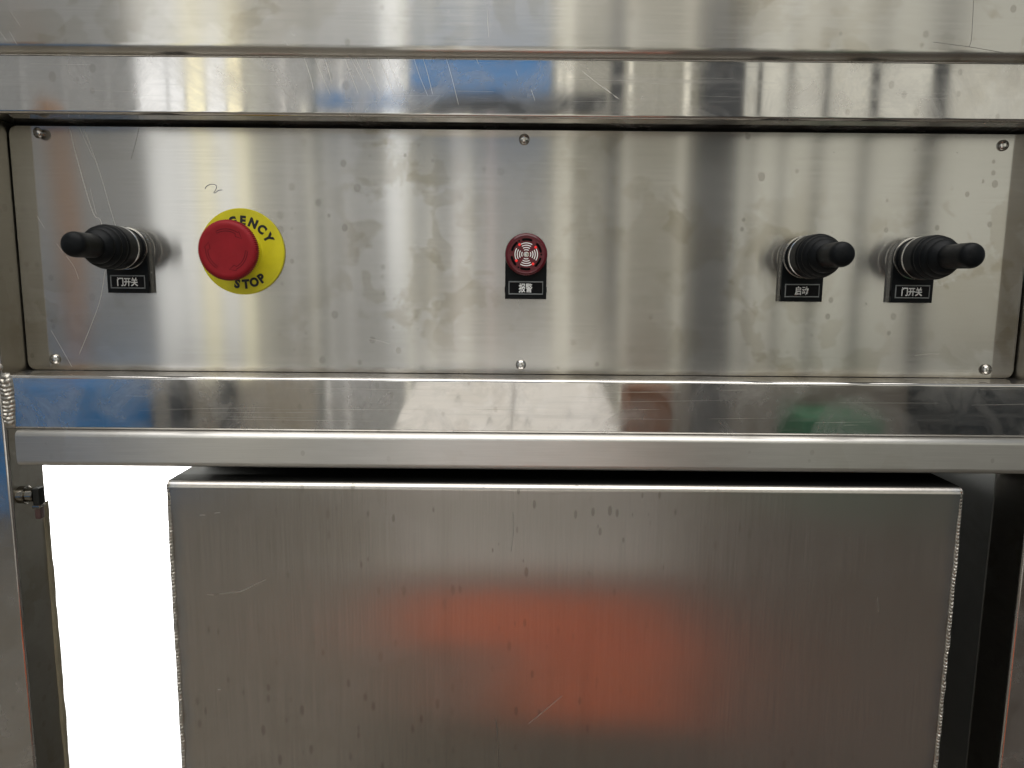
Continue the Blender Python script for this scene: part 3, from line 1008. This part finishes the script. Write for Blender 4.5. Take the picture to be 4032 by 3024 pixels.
bm = NB()
pts = [(nx(905), nz(805)), (nx(870), nz(880)), (nx(840), nz(990)), (nx(1350), nz(990)), (nx(1322), nz(880)), (nx(1295), nz(805))]
prism(bm, [(x * 1000, z * 1000) for x, z in pts], -NY * 1000 - 120, -NY * 1000, 0)
sk = obj('white_reflect_block', bm, white_block_m, None, False)
tag(sk, 'added white block with dark marks, for the pale reflection in the lower rail', 'sack')
bm = NB()
for px, py, s in ((990, 855, 12), (925, 900, 7), (1060, 897, 14), (1118, 890, 8), (1140, 898, 14), (1230, 885, 14), (1283, 892, 12)):
    x, z = nx(px) * 1000, nz(py) * 1000
    ribbon(bm, [(x - s * .5, z - s * .6, 0), (x, z + s * .4, 0), (x + s * .4, z - s * .5, 0)], 4, 0)
ribbon(bm, [(nx(1112) * 1000, nz(815) * 1000, 0), (nx(1110) * 1000, nz(850) * 1000, 0), (nx(1104) * 1000, nz(930) * 1000, 0)], 4, 0)
for v in bm.verts:
    v.co.y = NY + 0.1215
mk = obj('dark_marks', bm, M['black_print'], sk, False)
mk['kind'] = 'stuff'
for ob_ in (sk, mk):          # added white block is sheared back to catch overhead light
    for v in ob_.data.vertices:
        v.co.y -= (v.co.z - nz(990)) * 1.0
bm = NB()
box(bm, nx(1345) * 1000, nx(1440) * 1000, NY * 1000 - 40, NY * 1000 + 60, nz(1000) * 1000, nz(815) * 1000, 6)
tag(obj('brown_reflect_block', bm, paint('brown_block_paint', (0.20, 0.085, 0.04), 0.6, 0.25, 8)), 'added brown block beside the white one, for its brown reflection', 'board')
bm = NB()
box(bm, nx(880) * 1000, nx(1440) * 1000, NY * 1000 - 150, NY * 1000 + 20, nz(1398) * 1000, nz(1275) * 1000, 10)
tag(obj('orange_reflect_block', bm, orange_m), 'added wide orange block, for the orange reflection in the box', 'crate')
bm = NB()
box(bm, nx(1120) * 1000, nx(1490) * 1000, NY * 1000 - 150, NY * 1000 + 40, nz(1572) * 1000, nz(1402) * 1000, 10)
tag(obj('low_orange_reflect_block', bm, orange_m), 'added narrow orange block under the wide one, for its reflection', 'block')
bm = NB()
box(bm, nx(860) * 1000, nx(1112) * 1000, NY * 1000 - 150, NY * 1000 + 10, nz(1572) * 1000, nz(1402) * 1000, 10)
tag(obj('pinkish_reflect_block', bm, paint('pinkish_brown', (0.26, 0.17, 0.13), 0.6, 0.2)), 'added pinkish brown block beside the narrow orange one, for its reflection', 'box')
bm = NB()
box(bm, nx(870) * 1000, nx(1400) * 1000, NY * 1000 - 150, NY * 1000 + 30, nz(1271) * 1000, nz(1215) * 1000, 6)
tag(obj('pink_reflect_block', bm, paint('pink_reflect_block', (0.42, 0.27, 0.23), 0.6, 0.1)), 'added thin pinkish block between the grey and orange ones, for its reflection', 'board')
bm = NB()
box(bm, nx(845) * 1000, nx(1440) * 1000, NY * 1000 - 150, NY * 1000 + 60, nz(1212) * 1000, nz(993) * 1000, 10)
for v in bm.verts:  # front sheared back to catch more overhead light
    v.co.y -= (v.co.z - nz(1212)) * 0.3 if v.co.y > NY else 0.0
tag(obj('grey_reflect_block', bm, paint('grey_block_paint', (0.80, 0.77, 0.73), 0.6, 0.1)), 'added pale grey block under the white one, for its reflection', 'bin')
bm = NB()
box(bm, nx(800) * 1000, nx(1500) * 1000, NY * 1000 - 200, NY * 1000 + 10, -1250, nz(1576) * 1000, 10)
tag(obj('olive_reflect_block', bm, paint('olive_paint', (0.10, 0.095, 0.07), 0.6, 0.2)), 'added dark olive block under the orange and brown ones, for its reflection', 'pallet')
